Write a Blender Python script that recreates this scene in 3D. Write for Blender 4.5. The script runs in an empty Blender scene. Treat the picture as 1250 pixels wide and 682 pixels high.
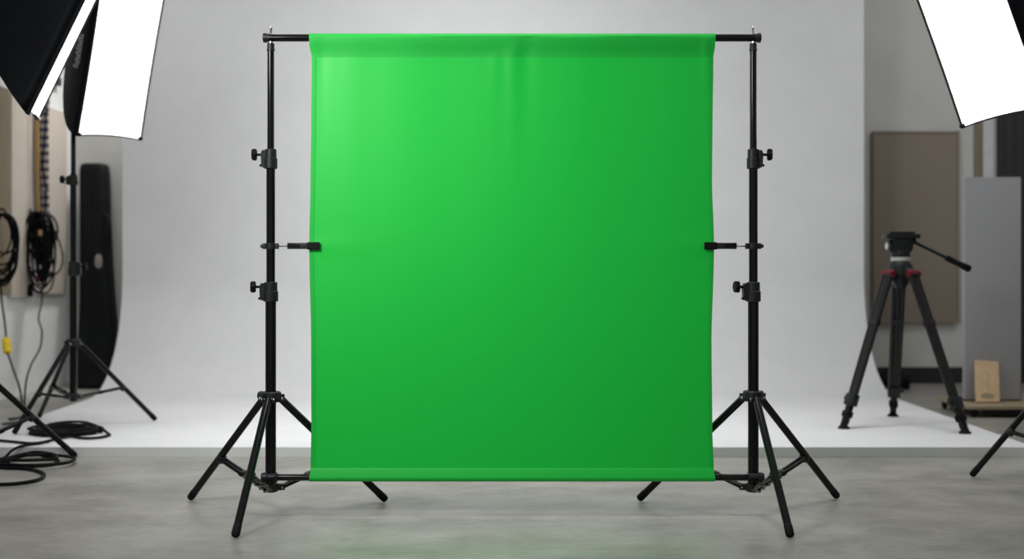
import bpy, bmesh, math, random
from mathutils import Vector as V, Matrix
random.seed(4)
C = bpy.context.scene.collection
F = 1445.0; CAMH = 1.06

def P(px, py, y):            # photo measurement -> point in the room at depth y
    return V(((px - 625.0) * y / F, y, CAMH + (341.0 - py) * y / F))

# ------------------------------------------------------------------ materials
def mat(name, col, rough=0.5, metal=0.0, spec=0.5, emit=None, es=0.0):
    m = bpy.data.materials.new(name); m.use_nodes = True
    b = m.node_tree.nodes['Principled BSDF']
    b.inputs['Base Color'].default_value = (*col, 1)
    b.inputs['Roughness'].default_value = rough
    b.inputs['Metallic'].default_value = metal
    b.inputs['Specular IOR Level'].default_value = spec
    if emit:
        b.inputs['Emission Color'].default_value = (*emit, 1)
        b.inputs['Emission Strength'].default_value = es
    return m

def vary(m, scale, c0, c1, detail=6, stretch=(1, 1, 1), bump=0.0, lo=0.35, hi=0.65, rough=0.6, bscale=None):
    """noise driven colour between c0 and c1, in object space"""
    nt = m.node_tree; b = nt.nodes['Principled BSDF']
    tc = nt.nodes.new('ShaderNodeTexCoord'); mp = nt.nodes.new('ShaderNodeMapping')
    mp.inputs['Scale'].default_value = stretch
    n = nt.nodes.new('ShaderNodeTexNoise'); n.inputs['Scale'].default_value = scale
    n.inputs['Detail'].default_value = detail; n.inputs['Roughness'].default_value = rough
    r = nt.nodes.new('ShaderNodeValToRGB')
    r.color_ramp.elements[0].position = lo; r.color_ramp.elements[1].position = hi
    r.color_ramp.elements[0].color = (*c0, 1); r.color_ramp.elements[1].color = (*c1, 1)
    L = nt.links.new
    L(tc.outputs['Object'], mp.inputs['Vector']); L(mp.outputs['Vector'], n.inputs['Vector'])
    L(n.outputs['Fac'], r.inputs['Fac']); L(r.outputs['Color'], b.inputs['Base Color'])
    if bump:
        bp = nt.nodes.new('ShaderNodeBump'); bp.inputs['Strength'].default_value = bump
        bp.inputs['Distance'].default_value = 0.01
        src = n
        if bscale:
            src = nt.nodes.new('ShaderNodeTexNoise'); src.inputs['Scale'].default_value = bscale
            L(mp.outputs['Vector'], src.inputs['Vector'])
        L(src.outputs['Fac'], bp.inputs['Height']); L(bp.outputs['Normal'], b.inputs['Normal'])
    return m

M = {}
M['black_metal'] = vary(mat('black_metal', (.002, .0022, .0025), .15, 0, .30), 30, (.0016, .0018, .002), (.0028, .003, .0034))
M['black_plastic'] = vary(mat('black_plastic', (.009, .010, .011), .42, 0, .35), 60, (.007, .008, .009), (.011, .013, .014), bump=.1)
M['rubber'] = vary(mat('rubber', (.004, .004, .005), .6, 0, .12), 60, (.004, .004, .005), (.008, .008, .009))
M['steel'] = vary(mat('steel', (.75, .75, .76), .25, 1.0), 40, (.68, .68, .69), (.8, .8, .81))
M['brass'] = vary(mat('brass', (.45, .27, .08), .35, 1.0), 40, (.40, .24, .07), (.5, .3, .1))
M['cable'] = vary(mat('cable', (.004, .004, .005), .5, 0, .10), 50, (.003, .003, .004), (.006, .006, .007))
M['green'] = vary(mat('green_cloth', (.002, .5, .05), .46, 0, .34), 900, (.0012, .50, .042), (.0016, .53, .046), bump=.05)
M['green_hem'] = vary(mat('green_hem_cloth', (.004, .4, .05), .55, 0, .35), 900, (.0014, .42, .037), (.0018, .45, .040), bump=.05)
M['softbox_fabric'] = vary(mat('softbox_fabric', (.003, .004, .006), .55, 0, .12), 9, (.0022, .003, .0045), (.004, .005, .0075), bump=.25)
M['diffuser'] = mat('diffuser_cloth', (.9, .9, .9), .8, 0, .2, (1, .99, .98), 2.2)
M['silver'] = vary(mat('silver_lining', (.7, .71, .72), .35, .8), 120, (.45, .46, .47), (.8, .8, .82))
M['logo'] = mat('logo_print', (.5, .51, .52), .6)
M['cove'] = vary(mat('cove_white', (.7, .7, .71), .8, 0, .2), 3, (.69, .69, .70), (.72, .72, .73), bump=.02)
M['concrete'] = mat('concrete', (.3, .3, .29), .5, 0, .55)
M['wall_grey'] = vary(mat('wall_grey', (.46, .455, .44), .85, 0, .2), 2.5, (.55, .545, .52), (.59, .585, .56), bump=.03)
M['wall_white'] = vary(mat('wall_white', (.8, .8, .79), .85, 0, .2), 2.5, (.78, .78, .77), (.83, .83, .82), bump=.03)
M['beige'] = vary(mat('beige_felt', (.47, .42, .36), .95, 0, .1), 60, (.53, .47, .40), (.57, .51, .44), bump=.2)
M['brown'] = vary(mat('brown_felt', (.235, .20, .172), .95, 0, .1), 60, (.245, .207, .17), (.27, .227, .19), bump=.2)
M['grey_felt'] = vary(mat('grey_felt', (.17, .172, .185), .95, 0, .1), 90, (.36, .36, .375), (.41, .41, .425), bump=.3)
M['charcoal'] = vary(mat('charcoal_board', (.022, .022, .024), .7), 14, (.018, .018, .020), (.027, .027, .030), stretch=(6, 6, .3))
M['black_board'] = vary(mat('black_skirting', (.010, .011, .013), .55), 20, (.008, .009, .011), (.014, .015, .017))
M['pine'] = vary(mat('pine_wood', (.55, .38, .20), .6), 5, (.57, .39, .21), (.72, .52, .31), stretch=(8, 8, .7))
M['tan_wood'] = vary(mat('tan_batten', (.22, .175, .12), .7), 5, (.20, .155, .10), (.25, .20, .14), stretch=(8, 8, .7))
M['plywood'] = vary(mat('plywood', (.33, .26, .17), .65), 5, (.28, .22, .14), (.38, .30, .20), stretch=(1, 8, 8))
M['white_paint'] = vary(mat('white_paint', (.6, .6, .59), .7), 8, (.57, .57, .56), (.62, .62, .61))
M['yellow'] = vary(mat('yellow_plastic', (.9, .62, .01), .4), 30, (.88, .62, .008), (.95, .68, .012))
M['orange_web'] = vary(mat('orange_webbing', (.38, .25, .11), .8), 40, (.33, .21, .09), (.44, .29, .13), stretch=(1, 1, 6))
M['bag'] = vary(mat('bag_nylon', (.003, .004, .004), .6, 0, .15), 6, (.002, .003, .003), (.004, .0055, .0055), bump=.4)
M['bag_patch'] = vary(mat('bag_patch', (.33, .30, .28), .6), 40, (.28, .25, .24), (.36, .33, .31))
M['red'] = vary(mat('red_anodised', (.15, .012, .02), .45, .2, .3), 30, (.12, .010, .016), (.18, .014, .024))
M['silver_ring'] = vary(mat('silver_ring', (.62, .63, .63), .35, .5), 30, (.58, .59, .59), (.66, .67, .67))
M['carbon'] = vary(mat('tripod_tube', (.012, .0125, .013), .45, 0, .3), 80, (.009, .0095, .010), (.016, .0165, .017))

# checkered webbing: dark blue / tan weave bands
def checker_mat():
    m = mat('checked_webbing', (.2, .2, .2), .85); nt = m.node_tree; b = nt.nodes['Principled BSDF']
    tc = nt.nodes.new('ShaderNodeTexCoord'); mp = nt.nodes.new('ShaderNodeMapping'); mp.inputs['Scale'].default_value = (1, 27, 27)
    ch = nt.nodes.new('ShaderNodeTexChecker'); ch.inputs['Scale'].default_value = 1.0
    ch.inputs['Color1'].default_value = (.07, .07, .12, 1); ch.inputs['Color2'].default_value = (.50, .43, .38, 1)
    nt.links.new(tc.outputs['Object'], mp.inputs['Vector']); nt.links.new(mp.outputs['Vector'], ch.inputs['Vector'])
    nt.links.new(ch.outputs['Color'], b.inputs['Base Color'])
    return m
M['checker'] = checker_mat()

def concrete_nodes(m):
    nt = m.node_tree; b = nt.nodes['Principled BSDF']; L = nt.links.new
    tc = nt.nodes.new('ShaderNodeTexCoord')
    def noise(scale, stretch, det=8, ro=.6):
        mp = nt.nodes.new('ShaderNodeMapping'); mp.inputs['Scale'].default_value = stretch
        n = nt.nodes.new('ShaderNodeTexNoise'); n.inputs['Scale'].default_value = scale
        n.inputs['Detail'].default_value = det; n.inputs['Roughness'].default_value = ro
        L(tc.outputs['Object'], mp.inputs['Vector']); L(mp.outputs['Vector'], n.inputs['Vector'])
        return n
    def ramp(n, a, c0, d, c1):
        r = nt.nodes.new('ShaderNodeValToRGB')
        r.color_ramp.elements[0].position = a; r.color_ramp.elements[1].position = d
        r.color_ramp.elements[0].color = (*c0, 1); r.color_ramp.elements[1].color = (*c1, 1)
        L(n.outputs['Fac'], r.inputs['Fac']); return r
    big = ramp(noise(.9, (1, 1.15, 1), 7, .62), .30, (.29, .280, .248), .66, (.415, .405, .372))
    fine = ramp(noise(2.4, (.9, 1.15, 1), 10, .70), .36, (.60, .60, .585), .60, (1, 1, 1))
    speck = ramp(noise(22, (.7, 1.5, 1), 9, .72), .30, (.70, .70, .69), .56, (1, 1, 1))
    mx = nt.nodes.new('ShaderNodeMix'); mx.data_type = 'RGBA'; mx.blend_type = 'MULTIPLY'; mx.inputs[0].default_value = .8
    L(big.outputs['Color'], mx.inputs[6]); L(fine.outputs['Color'], mx.inputs[7])
    m2 = nt.nodes.new('ShaderNodeMix'); m2.data_type = 'RGBA'; m2.blend_type = 'MULTIPLY'; m2.inputs[0].default_value = .7
    L(mx.outputs[2], m2.inputs[6]); L(speck.outputs['Color'], m2.inputs[7])
    L(m2.outputs[2], b.inputs['Base Color'])
    rr = ramp(noise(2.0, (1, 1.8, 1), 6, .6), .3, (.30,) * 3, .7, (.46,) * 3)
    L(rr.outputs['Color'], b.inputs['Roughness'])
    bp = nt.nodes.new('ShaderNodeBump'); bp.inputs['Strength'].default_value = .12; bp.inputs['Distance'].default_value = .01
    L(noise(14, (1, 1.3, 1), 8, .6).outputs['Fac'], bp.inputs['Height']); L(bp.outputs['Normal'], b.inputs['Normal'])
concrete_nodes(M['concrete'])

# ------------------------------------------------------------------ mesh builder
def frame(d):
    d = d.normalized()
    a = V((0, 0, 1)) if abs(d.z) < .9 else V((1, 0, 0))
    u = d.cross(a).normalized(); v = d.cross(u).normalized()
    return u, v

def smooth_path(pts, n=8, closed=False):
    pts = [V(p) for p in pts]; out = []; k = len(pts)
    rng = range(k) if closed else range(k - 1)
    for i in rng:
        if closed:
            p0, p1, p2, p3 = pts[(i - 1) % k], pts[i], pts[(i + 1) % k], pts[(i + 2) % k]
        else:
            p0 = pts[max(i - 1, 0)]; p1 = pts[i]; p2 = pts[i + 1]; p3 = pts[min(i + 2, k - 1)]
        for j in range(n):
            t = j / n
            out.append(.5 * ((2 * p1) + (p2 - p0) * t + (2 * p0 - 5 * p1 + 4 * p2 - p3) * t * t + (3 * p1 - p0 - 3 * p2 + p3) * t ** 3))
    if not closed: out.append(pts[-1])
    return out

class MB:
    def __init__(s): s.bm = bmesh.new()
    def ring(s, c, u, v, r, n, sq=1.0):
        return [s.bm.verts.new(c + u * (r * math.cos(2 * math.pi * i / n)) + v * (r * sq * math.sin(2 * math.pi * i / n))) for i in range(n)]
    def skin(s, rings, closed=False, caps=True):
        n = len(rings[0]); k = len(rings)
        for a in range(k if closed else k - 1):
            A = rings[a]; B = rings[(a + 1) % k]
            for i in range(n):
                try: s.bm.faces.new((A[i], A[(i + 1) % n], B[(i + 1) % n], B[i]))
                except ValueError: pass
        if caps and not closed:
            s.bm.faces.new(rings[0][::-1]); s.bm.faces.new(rings[-1])
        return s
    def lathe(s, a, b, prof, n=24, sq=1.0):
        """profile of (t along a->b, radius)"""
        a = V(a); b = V(b); u, v = frame(b - a)
        return s.skin([s.ring(a.lerp(b, t), u, v, max(r, 1e-4), n, sq) for t, r in prof])
    def cyl(s, a, b, r, r2=None, n=20, bev=.0):
        a = V(a); b = V(b); L = (b - a).length; r2 = r if r2 is None else r2
        if bev and L > 2 * bev:
            e = bev / L
            return s.lathe(a, b, [(0, r - bev), (e, r), (1 - e, r2), (1, r2 - bev)], n)
        return s.lathe(a, b, [(0, r), (1, r2)], n)
    def tube(s, pts, r, n=10, closed=False):
        pts = [V(p) for p in pts]; k = len(pts); rings = []
        d0 = (pts[1] - pts[0]).normalized(); u, v = frame(d0)
        for i in range(k):
            if closed: d = pts[(i + 1) % k] - pts[i - 1]
            elif i == 0: d = pts[1] - pts[0]
            elif i == k - 1: d = pts[-1] - pts[-2]
            else: d = pts[i + 1] - pts[i - 1]
            if d.length < 1e-9: d = d0
            d = d.normalized(); u = (u - d * u.dot(d)).normalized(); v = d.cross(u)
            rings.append(s.ring(pts[i], u, v, r, n))
        return s.skin(rings, closed)
    def box(s, lo, hi, bev=0.0, mtx=None):
        lo = V(lo); hi = V(hi); c = (lo + hi) / 2; d = hi - lo
        r = bmesh.ops.create_cube(s.bm, size=1, matrix=Matrix.Translation(c) @ Matrix.Diagonal((d.x, d.y, d.z, 1)))
        vs = r['verts']
        if bev:
            es = list({e for v in vs for e in v.link_edges})
            r2 = bmesh.ops.bevel(s.bm, geom=es, offset=bev, segments=2, profile=.7, affect='EDGES')
            vs = list({v for f in r2['faces'] for v in f.verts} | {v for v in vs if v.is_valid})
        if mtx is not None: bmesh.ops.transform(s.bm, matrix=mtx, verts=vs)
        return s
    def bar(s, a, b, w, h, bev=.002, up=None):
        """rectangular bar from a to b, width w (sideways) height h"""
        a = V(a); b = V(b); d = (b - a); L = d.length; d.normalize()
        up = V(up) if up is not None else V((0, 0, 1))
        if abs(d.dot(up.normalized())) > .98: up = V((0, 1, 0))
        x = d.cross(up).normalized(); z = x.cross(d).normalized()
        m = Matrix((( x.x, d.x, z.x, a.x), (x.y, d.y, z.y, a.y), (x.z, d.z, z.z, a.z), (0, 0, 0, 1)))
        return s.box((-w / 2, 0, -h / 2), (w / 2, L, h / 2), bev, m)
    def prism(s, poly, ext):
        """closed outline extruded by vector ext"""
        ext = V(ext)
        A = [s.bm.verts.new(V(p)) for p in poly]; B = [s.bm.verts.new(V(p) + ext) for p in poly]
        s.bm.faces.new(A[::-1]); s.bm.faces.new(B)
        n = len(A)
        for i in range(n): s.bm.faces.new((A[i], A[(i + 1) % n], B[(i + 1) % n], B[i]))
        return s
    def grid(s, rows):
        R = [[s.bm.verts.new(V(p)) for p in r] for r in rows]
        for i in range(len(R) - 1):
            for j in range(len(R[0]) - 1):
                s.bm.faces.new((R[i][j], R[i][j + 1], R[i + 1][j + 1], R[i + 1][j]))
        return s
    def build(s, name, m, parent=None, smooth=True, origin=None, angle=40):
        bmesh.ops.recalc_face_normals(s.bm, faces=s.bm.faces[:])
        me = bpy.data.meshes.new(name)
        base = V(parent['_o']) if parent is not None and '_o' in parent else (V(origin) if origin is not None else V((0, 0, 0)))
        if parent is not None and '_o' not in parent: base = V(parent.get('_b', (0, 0, 0)))
        bmesh.ops.translate(s.bm, verts=s.bm.verts[:], vec=-base)
        if smooth:
            for f in s.bm.faces: f.smooth = True
            for e in s.bm.edges:
                if len(e.link_faces) == 2 and e.calc_face_angle(0) > math.radians(angle): e.smooth = False
        s.bm.to_mesh(me); s.bm.free()
        o = bpy.data.objects.new(name, me); C.objects.link(o)
        me.materials.append(M[m])
        BASE[o.name] = base
        if parent is not None: o.parent = parent
        else: o.location = base
        return o
BASE = {}
# parts are built in world space and stored relative to the thing's base
def thing(name, label, cat, loc, group=None):
    o = bpy.data.objects.new(name, None); C.objects.link(o); o.empty_display_size = .1
    o.location = V(loc); BASE[o.name] = V(loc)
    o['label'] = label; o['category'] = cat
    if group: o['group'] = group
    return o
def _build(s, name, m, parent=None, smooth=True, origin=None, angle=40):
    bmesh.ops.recalc_face_normals(s.bm, faces=s.bm.faces[:])
    base = BASE[parent.name] if parent is not None else (V(origin) if origin is not None else V((0, 0, 0)))
    bmesh.ops.translate(s.bm, verts=s.bm.verts[:], vec=-base)
    for f in s.bm.faces: f.smooth = smooth
    if smooth:
        for e in s.bm.edges:
            if len(e.link_faces) == 2 and e.calc_face_angle(0) > math.radians(angle): e.smooth = False
    me = bpy.data.meshes.new(name); s.bm.to_mesh(me); s.bm.free()
    o = bpy.data.objects.new(name, me); C.objects.link(o); me.materials.append(M[m])
    BASE[o.name] = base
    if parent is not None: o.parent = parent
    else: o.location = base
    return o
MB.build = _build
def tag(o, label, cat, group=None):
    o['label'] = label; o['category'] = cat
    if group: o['group'] = group
    return o
def struct(o, label=None, cat=None):
    o['kind'] = 'structure'
    if label: o['label'] = label
    if cat: o['category'] = cat
    return o

# ------------------------------------------------------------------ the room
BACK = 12.1; LW = -4.5; RW = 6.6; H = 5.2
b = MB(); b.box((LW - .2, -2.5, -.1), (RW + .2, BACK + .2, 0))
struct(b.build('floor', 'concrete', smooth=False), 'worn grey concrete studio floor', 'floor')
b = MB(); b.box((LW - .2, BACK, 0), (RW + .2, BACK + .2, H))
struct(b.build('wall_back', 'wall_grey', smooth=False), 'warm grey rear wall behind the white cove', 'wall')
b = MB(); b.box((LW - .2, -2.5, 0), (LW, BACK, H))
struct(b.build('wall_left', 'wall_white', smooth=False), 'pale painted side wall behind the hanging cables', 'wall')
b = MB(); b.box((RW, -2.5, 0), (RW + .2, BACK, H))
struct(b.build('wall_right', 'wall_grey', smooth=False), 'grey side wall beyond the right softbox', 'wall')
b = MB(); b.box((3.5, BACK - .025, .0), (4.9, BACK, .165), .004)
struct(b.build('baseboard_back', 'black_board', smooth=False), 'black skirting along the foot of the rear wall', 'baseboard')
b = MB(); b.box((4.72, BACK - .03, .165), (4.785, BACK, 4.6), .004)
struct(b.build('trim_1', 'tan_wood', smooth=False), 'narrow tan vertical strip on the rear wall', 'trim')
b = MB(); b.box((4.80, BACK - .045, .165), (4.905, BACK, 4.6), .004)
struct(b.build('trim_2', 'white_paint', smooth=False), 'pale vertical strip beside the dark board', 'trim')

# white cove (cyclorama): solid curved sheet with a low front curb
def cove():
    b = MB(); T = .06; Y0 = 7.06; YW = 11.0; R = 1.05; top = 4.6
    prof = [(Y0, T)]
    for i in range(1, 13): prof.append((Y0 + (YW - R - Y0) * i / 12, T))
    for i in range(1, 25):
        a = math.pi / 2 * i / 24
        prof.append((YW - R + R * math.sin(a), T + R - R * math.cos(a)))
    for i in range(1, 9): prof.append((YW, T + R + (top - T - R) * i / 8))
    back = []
    for i, (y, z) in enumerate(prof):
        if i == 0: ny, nz = 0, -1
        else:
            dy, dz = y - prof[i - 1][0], z - prof[i - 1][1]; l = math.hypot(dy, dz); ny, nz = dz / l, -dy / l
        back.append((y + ny * T, max(z + nz * T, 0)))
    def xl(y): return -3.36 - .26 * (y - Y0) / (YW - Y0)
    def xr(y): return 3.12 + .15 * (y - Y0) / (YW - Y0)
    rows = []
    for (y, z), (y2, z2) in zip(prof, back):
        f = [V((xl(y) + (xr(y) - xl(y)) * k / 10, y, z)) for k in range(11)]
        g = [V((xl(y) + (xr(y) - xl(y)) * k / 10, y2, z2)) for k in range(11)]
        rows.append([b.bm.verts.new(p) for p in f + g[::-1]])
    n = len(rows[0])
    for i in range(len(rows) - 1):
        for j in range(n):
            b.bm.faces.new((rows[i][j], rows[i][(j + 1) % n], rows[i + 1][(j + 1) % n], rows[i + 1][j]))
    b.bm.faces.new(rows[0][::-1]); b.bm.faces.new(rows[-1])
    return b.build('cyclorama', 'cove', angle=35)
struct(cove(), 'smooth white infinity cove with a low front curb', 'backdrop')
COVEZ = .06

# ------------------------------------------------------------------ stands
def collar(t, x, y, z0, z1, r, side, knob_z, ang=0.0):
    """clamp collar with a screw lug and a lobed knob, knob towards side (-1 left, +1 right)"""
    d = V((side * math.cos(ang), -math.sin(ang), 0))
    h = z1 - z0
    b = MB()
    b.lathe((x, y, z0), (x, y, z1), [(0, r - .002), (.03, r + .001), (.52, r + .001), (.55, r - .0025), (.97, r - .003), (1, r - .006)], 28)
    a = V((x, y, z0 + h * .06)) + d * (r * .55)
    lug = [(0, .0), (0, h * .88), (r * .75, h * .88), (r * 1.0, h * .72), (r * .92, h * .1), (r * .75, 0)]
    side_v = d.cross(V((0, 0, 1)))
    b.prism([a + d * p[0] + V((0, 0, p[1])) - side_v * r * .42 for p in lug], side_v * r * .84)
    c = b.build('collar', 'black_plastic', t)
    b = MB()
    k0 = V((x, y, knob_z)) + d * (r * 1.3); k1 = V((x, y, knob_z)) + d * (r * 1.3 + .024)
    b.cyl(k0, k1, .006, n=12)
    # lobed hand knob
    u, v = frame(d); rings = []
    for tt, rr in ((0, .020), (.004, .026), (.018, .026), (.024, .020)):
        rg = []
        for i in range(36):
            a_ = 2 * math.pi * i / 36; q = rr * (1 + .10 * math.cos(6 * a_))
            rg.append(b.bm.verts.new(k1 + d * tt + u * q * math.cos(a_) + v * q * math.sin(a_)))
        rings.append(rg)
    b.skin(rings)
    b.build('knob', 'rubber', c)
    b = MB(); q = V((x, y, z0 + h * .16)) + d * (r * 1.55)
    b.cyl(q - side_v * .008, q + side_v * .008, .006, n=12, bev=.001)
    b.build('bolt', 'black_metal', c)
    return c

def stand(name, label, cat, group, x, y, z0, feet, pole, hub_z, low_z, legr, brace_t, collars, hub_r=.062, lobes=True, spigot=True):
    """feet: list of world (x, y); pole: [(za, zb, r), ...] nested tubes"""
    t = thing(name, label, cat, (x, y, z0), group)
    for i, (za, zb, r) in enumerate(pole):
        b = MB(); b.cyl((x, y, za), (x, y, zb), r, n=28, bev=.002)
        b.build('pole_section', 'black_metal', t)
    if spigot:
        zt = pole[-1][1]; rt = pole[-1][2]
        b = MB(); b.lathe((x, y, zt - .035), (x, y, zt), [(0, rt + .001), (.05, rt + .0025), (.28, rt + .0025), (.32, rt + .001), (1, rt + .0005)], 24)
        b.build('top_cap', 'black_plastic', t)
        b = MB(); b.lathe((x, y, zt - .005), (x, y, zt + .077), [(0, .0095), (.16, .0095), (.2, .006), (.84, .006), (.88, .0085), (.93, .0085), (1, .004)], 20)
        b.build('spigot', 'steel', t)
    for (za, zb, r, side, kz, ang) in collars: collar(t, x, y, za, zb, r, side, kz, ang)
    # hub
    b = MB(); b.lathe((x, y, hub_z - .006), (x, y, hub_z + .042), [(0, pole[0][2] + .010), (.3, pole[0][2] + .013), (.35, hub_r * .75), (.9, hub_r * .75), (1, hub_r * .68)], 30)
    dirs = []
    for fx, fy in feet:
        d = V((fx - x, fy - y, 0)).normalized(); dirs.append(d)
        s_ = d.cross(V((0, 0, 1)))
        for k in (-1, 1):
            c0 = V((x, y, hub_z + .012)) + d * (pole[0][2] * .8) + s_ * k * (legr + .004)
            b.bar(c0, c0 + d * (hub_r * .62), .006, .036, .002)
    hub = b.build('hub', 'black_plastic', t)
    if lobes:
        b = MB(); d = V((-.8, .6, 0)).normalized(); c0 = V((x, y, hub_z + .02)) + d * (hub_r * .75)
        b.lathe(c0, c0 + d * .026, [(0, .016), (.2, .021), (.85, .021), (1, .016)], 18); b.build('lock_knob', 'black_plastic', hub)
    # low bracket
    b = MB(); pr = pole[0][2]
    b.lathe((x, y, low_z - .018), (x, y, low_z + .022), [(0, pr + .004), (.1, pr + .009), (.9, pr + .009), (1, pr + .005)], 28)
    for d in dirs:
        s_ = d.cross(V((0, 0, 1)))
        for k in (-1, 1):
            c0 = V((x, y, low_z)) + d * (pr * .8) + s_ * k * .014
            b.bar(c0, c0 + d * .042, .005, .026, .0015)
    low = b.build('brace_bracket', 'black_plastic', t)
    for d in dirs:
        s_ = d.cross(V((0, 0, 1))); c0 = V((x, y, low_z)) + d * (pr + .026)
        b = MB(); b.cyl(c0 - s_ * .019, c0 + s_ * .019, .0055, n=12, bev=.001); b.build('rivet', 'steel', low)
    for (fx, fy), d in zip(feet, dirs):
        s_ = d.cross(V((0, 0, 1)))
        a = V((x, y, hub_z + .010)) + d * (hub_r * .72)
        f = V((fx, fy, z0 + legr * .75))
        ax = (f - a).normalized()
        b = MB(); b.cyl(a, f - ax * .03, legr, n=22, bev=.002)
        leg = b.build('leg', 'black_metal', t)
        b = MB(); b.lathe(f - ax * .05, f, [(0, legr + .0003), (.05, legr + .0010), (.85, legr + .0010), (1, legr * .8)], 20)
        b.build('rubber_foot', 'rubber', leg)
        b = MB(); b.cyl(a - s_ * (legr + .011), a + s_ * (legr + .011), .006, n=12, bev=.001); b.build('pivot_bolt', 'steel', leg)
        j = a.lerp(f, brace_t) + V((0, 0, -.012))
        c0 = V((x, y, low_z)) + d * (pr + .026)
        b = MB()
        for k in (-1, 1): b.cyl(c0 + s_ * k * .0125, j + s_ * k * .0125, .0092, n=12)
        b.bar(c0.lerp(j, .42), c0.lerp(j, .5), .043, .021, .003)
        b.bar(c0 - (j - c0).normalized() * .006, c0.lerp(j, .10), .026, .020, .003)
        b.build('brace', 'black_metal', t)
        b = MB(); b.lathe(j - ax * .018, j + ax * .018, [(0, legr + .002), (.1, legr + .0045), (.9, legr + .0045), (1, legr + .002)], 20)
        b.cyl(j - s_ * (legr + .012) - V((0, 0, .004)), j + s_ * (legr + .012) - V((0, 0, .004)), .006, n=10)
        b.build('brace_joint', 'black_plastic', leg)
    return t

SY = 5.35
def sz(py): return CAMH + (341 - py) * SY / F
LX = (330.5 - 625) * SY / F; RX = (919.5 - 625) * SY / F
def foot(px, py, z=0):
    y = (CAMH - z) * F / (py - 341); return ((px - 625) * y / F, y)
POLES = [(sz(598), sz(350), .0240), (sz(362), sz(188), .0195), (sz(200), sz(53), .0155)]
G = 'light stands holding up the green screen'
stand('backdrop_stand', 'black tripod stand holding the left end of the green screen crossbar', 'light stand', 'stands carrying the green screen', LX, SY, 0,
      [foot(232, 611), foot(471, 613), foot(287, 658)], POLES, sz(489), sz(595), .0170, .565,
      [(sz(206), sz(182), .0285, -1, sz(189), .15), (sz(368), sz(344), .0325, -1, sz(350), .15)])
stand('backdrop_stand', 'black tripod stand holding the right end of the green screen crossbar', 'light stand', 'stands carrying the green screen', RX, SY, 0,
      [foot(780, 612), foot(1022, 609), foot(965, 658)], POLES, sz(488), sz(595), .0170, .565,
      [(sz(206), sz(182), .0285, 1, sz(189), .15), (sz(368), sz(344), .0325, -1, sz(350), .15)], lobes=False)

# top crossbar (drilled over the spigots)
zt = sz(46.3); xl0 = (321 - 625) * SY / F; xr0 = (929 - 625) * SY / F
t = thing('crossbar', 'long black horizontal tube across both stand tops carrying the green cloth', 'crossbar', (xl0, SY, zt))
b = MB(); b.cyl((xl0 + .01, SY, zt), (xr0 - .01, SY, zt), .0165, n=28); b.build('tube', 'black_metal', t)
for xa, xb in ((xl0, xl0 + .03), (xr0, xr0 - .03)):
    b = MB(); b.lathe((xa, SY, zt), (xb, SY, zt), [(0, .015), (.1, .0215), (.55, .0215), (.62, .0185), (1, .0185)], 26); b.build('end_cap', 'black_plastic', t)
# bottom bar in front of the poles, clamped to them
BY = SY - .0245 - .0165; zb = sz(580) - .002
xl1 = (321 - 625) * BY / F; xr1 = (931 - 625) * BY / F
t = thing('bottom_bar', 'black weight tube through the bottom hem clamped to both stand poles', 'crossbar', (xl1, BY, zb))
b = MB(); b.cyl((xl1 + .01, BY, zb), (xr1 - .01, BY, zb), .0150, n=26); b.build('tube', 'black_metal', t)
for xa, xb, px_, s_ in ((xl1, xl1 + .022, LX, 1), (xr1, xr1 - .022, RX, -1)):
    b = MB(); b.lathe((xa, BY, zb), (xb, BY, zb), [(0, .018), (.12, .0225), (.85, .0225), (1, .018)], 24); b.build('end_cap', 'black_plastic', t)
    b = MB()
    b.lathe((px_, SY, zb - .016), (px_, SY, zb + .016), [(0, .0252), (.05, .0268), (.95, .0268), (1, .0252)], 28)
    b.lathe((px_ - .034, BY, zb), (px_ + .040, BY, zb), [(0, .016), (.03, .0205), (.11, .0205), (.14, .0165), (.86, .0165), (.89, .0205), (.97, .0205), (1, .016)], 24)
    b.build('pole_clamp', 'black_plastic', t)

# ------------------------------------------------------------------ the green screen
CY0 = SY - .0060           # cloth front at the top
CY1 = BY - .0040           # cloth front at the bottom
ZT = sz(41.2) ; ZB = CAMH + (341 - 583.8) * CY1 / F
LE = [(41, 377.6), (55, 378), (72, 380.6), (150, 380), (220, 379), (300, 377.6), (420, 379.8), (520, 380), (572, 379), (584, 377.8)]
RE = [(41, 873), (55, 872.6), (72, 870.8), (150, 869.8), (220, 869.2), (300, 871.6), (420, 868.6), (520, 869.5), (572, 871.4), (584, 872.6)]
def lerp_tab(tab, y):
    if y <= tab[0][0]: return tab[0][1]
    for (a, c), (d, e) in zip(tab, tab[1:]):
        if y <= d:
            t_ = (y - a) / (d - a); t_ = t_ * t_ * (3 - 2 * t_); return c + (e - c) * t_
    return tab[-1][1]
def pyz(z): return 341 - (z - CAMH) * F / SY
def gau(v, c, w): return math.exp(-((v - c) / w) ** 2)
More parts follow.
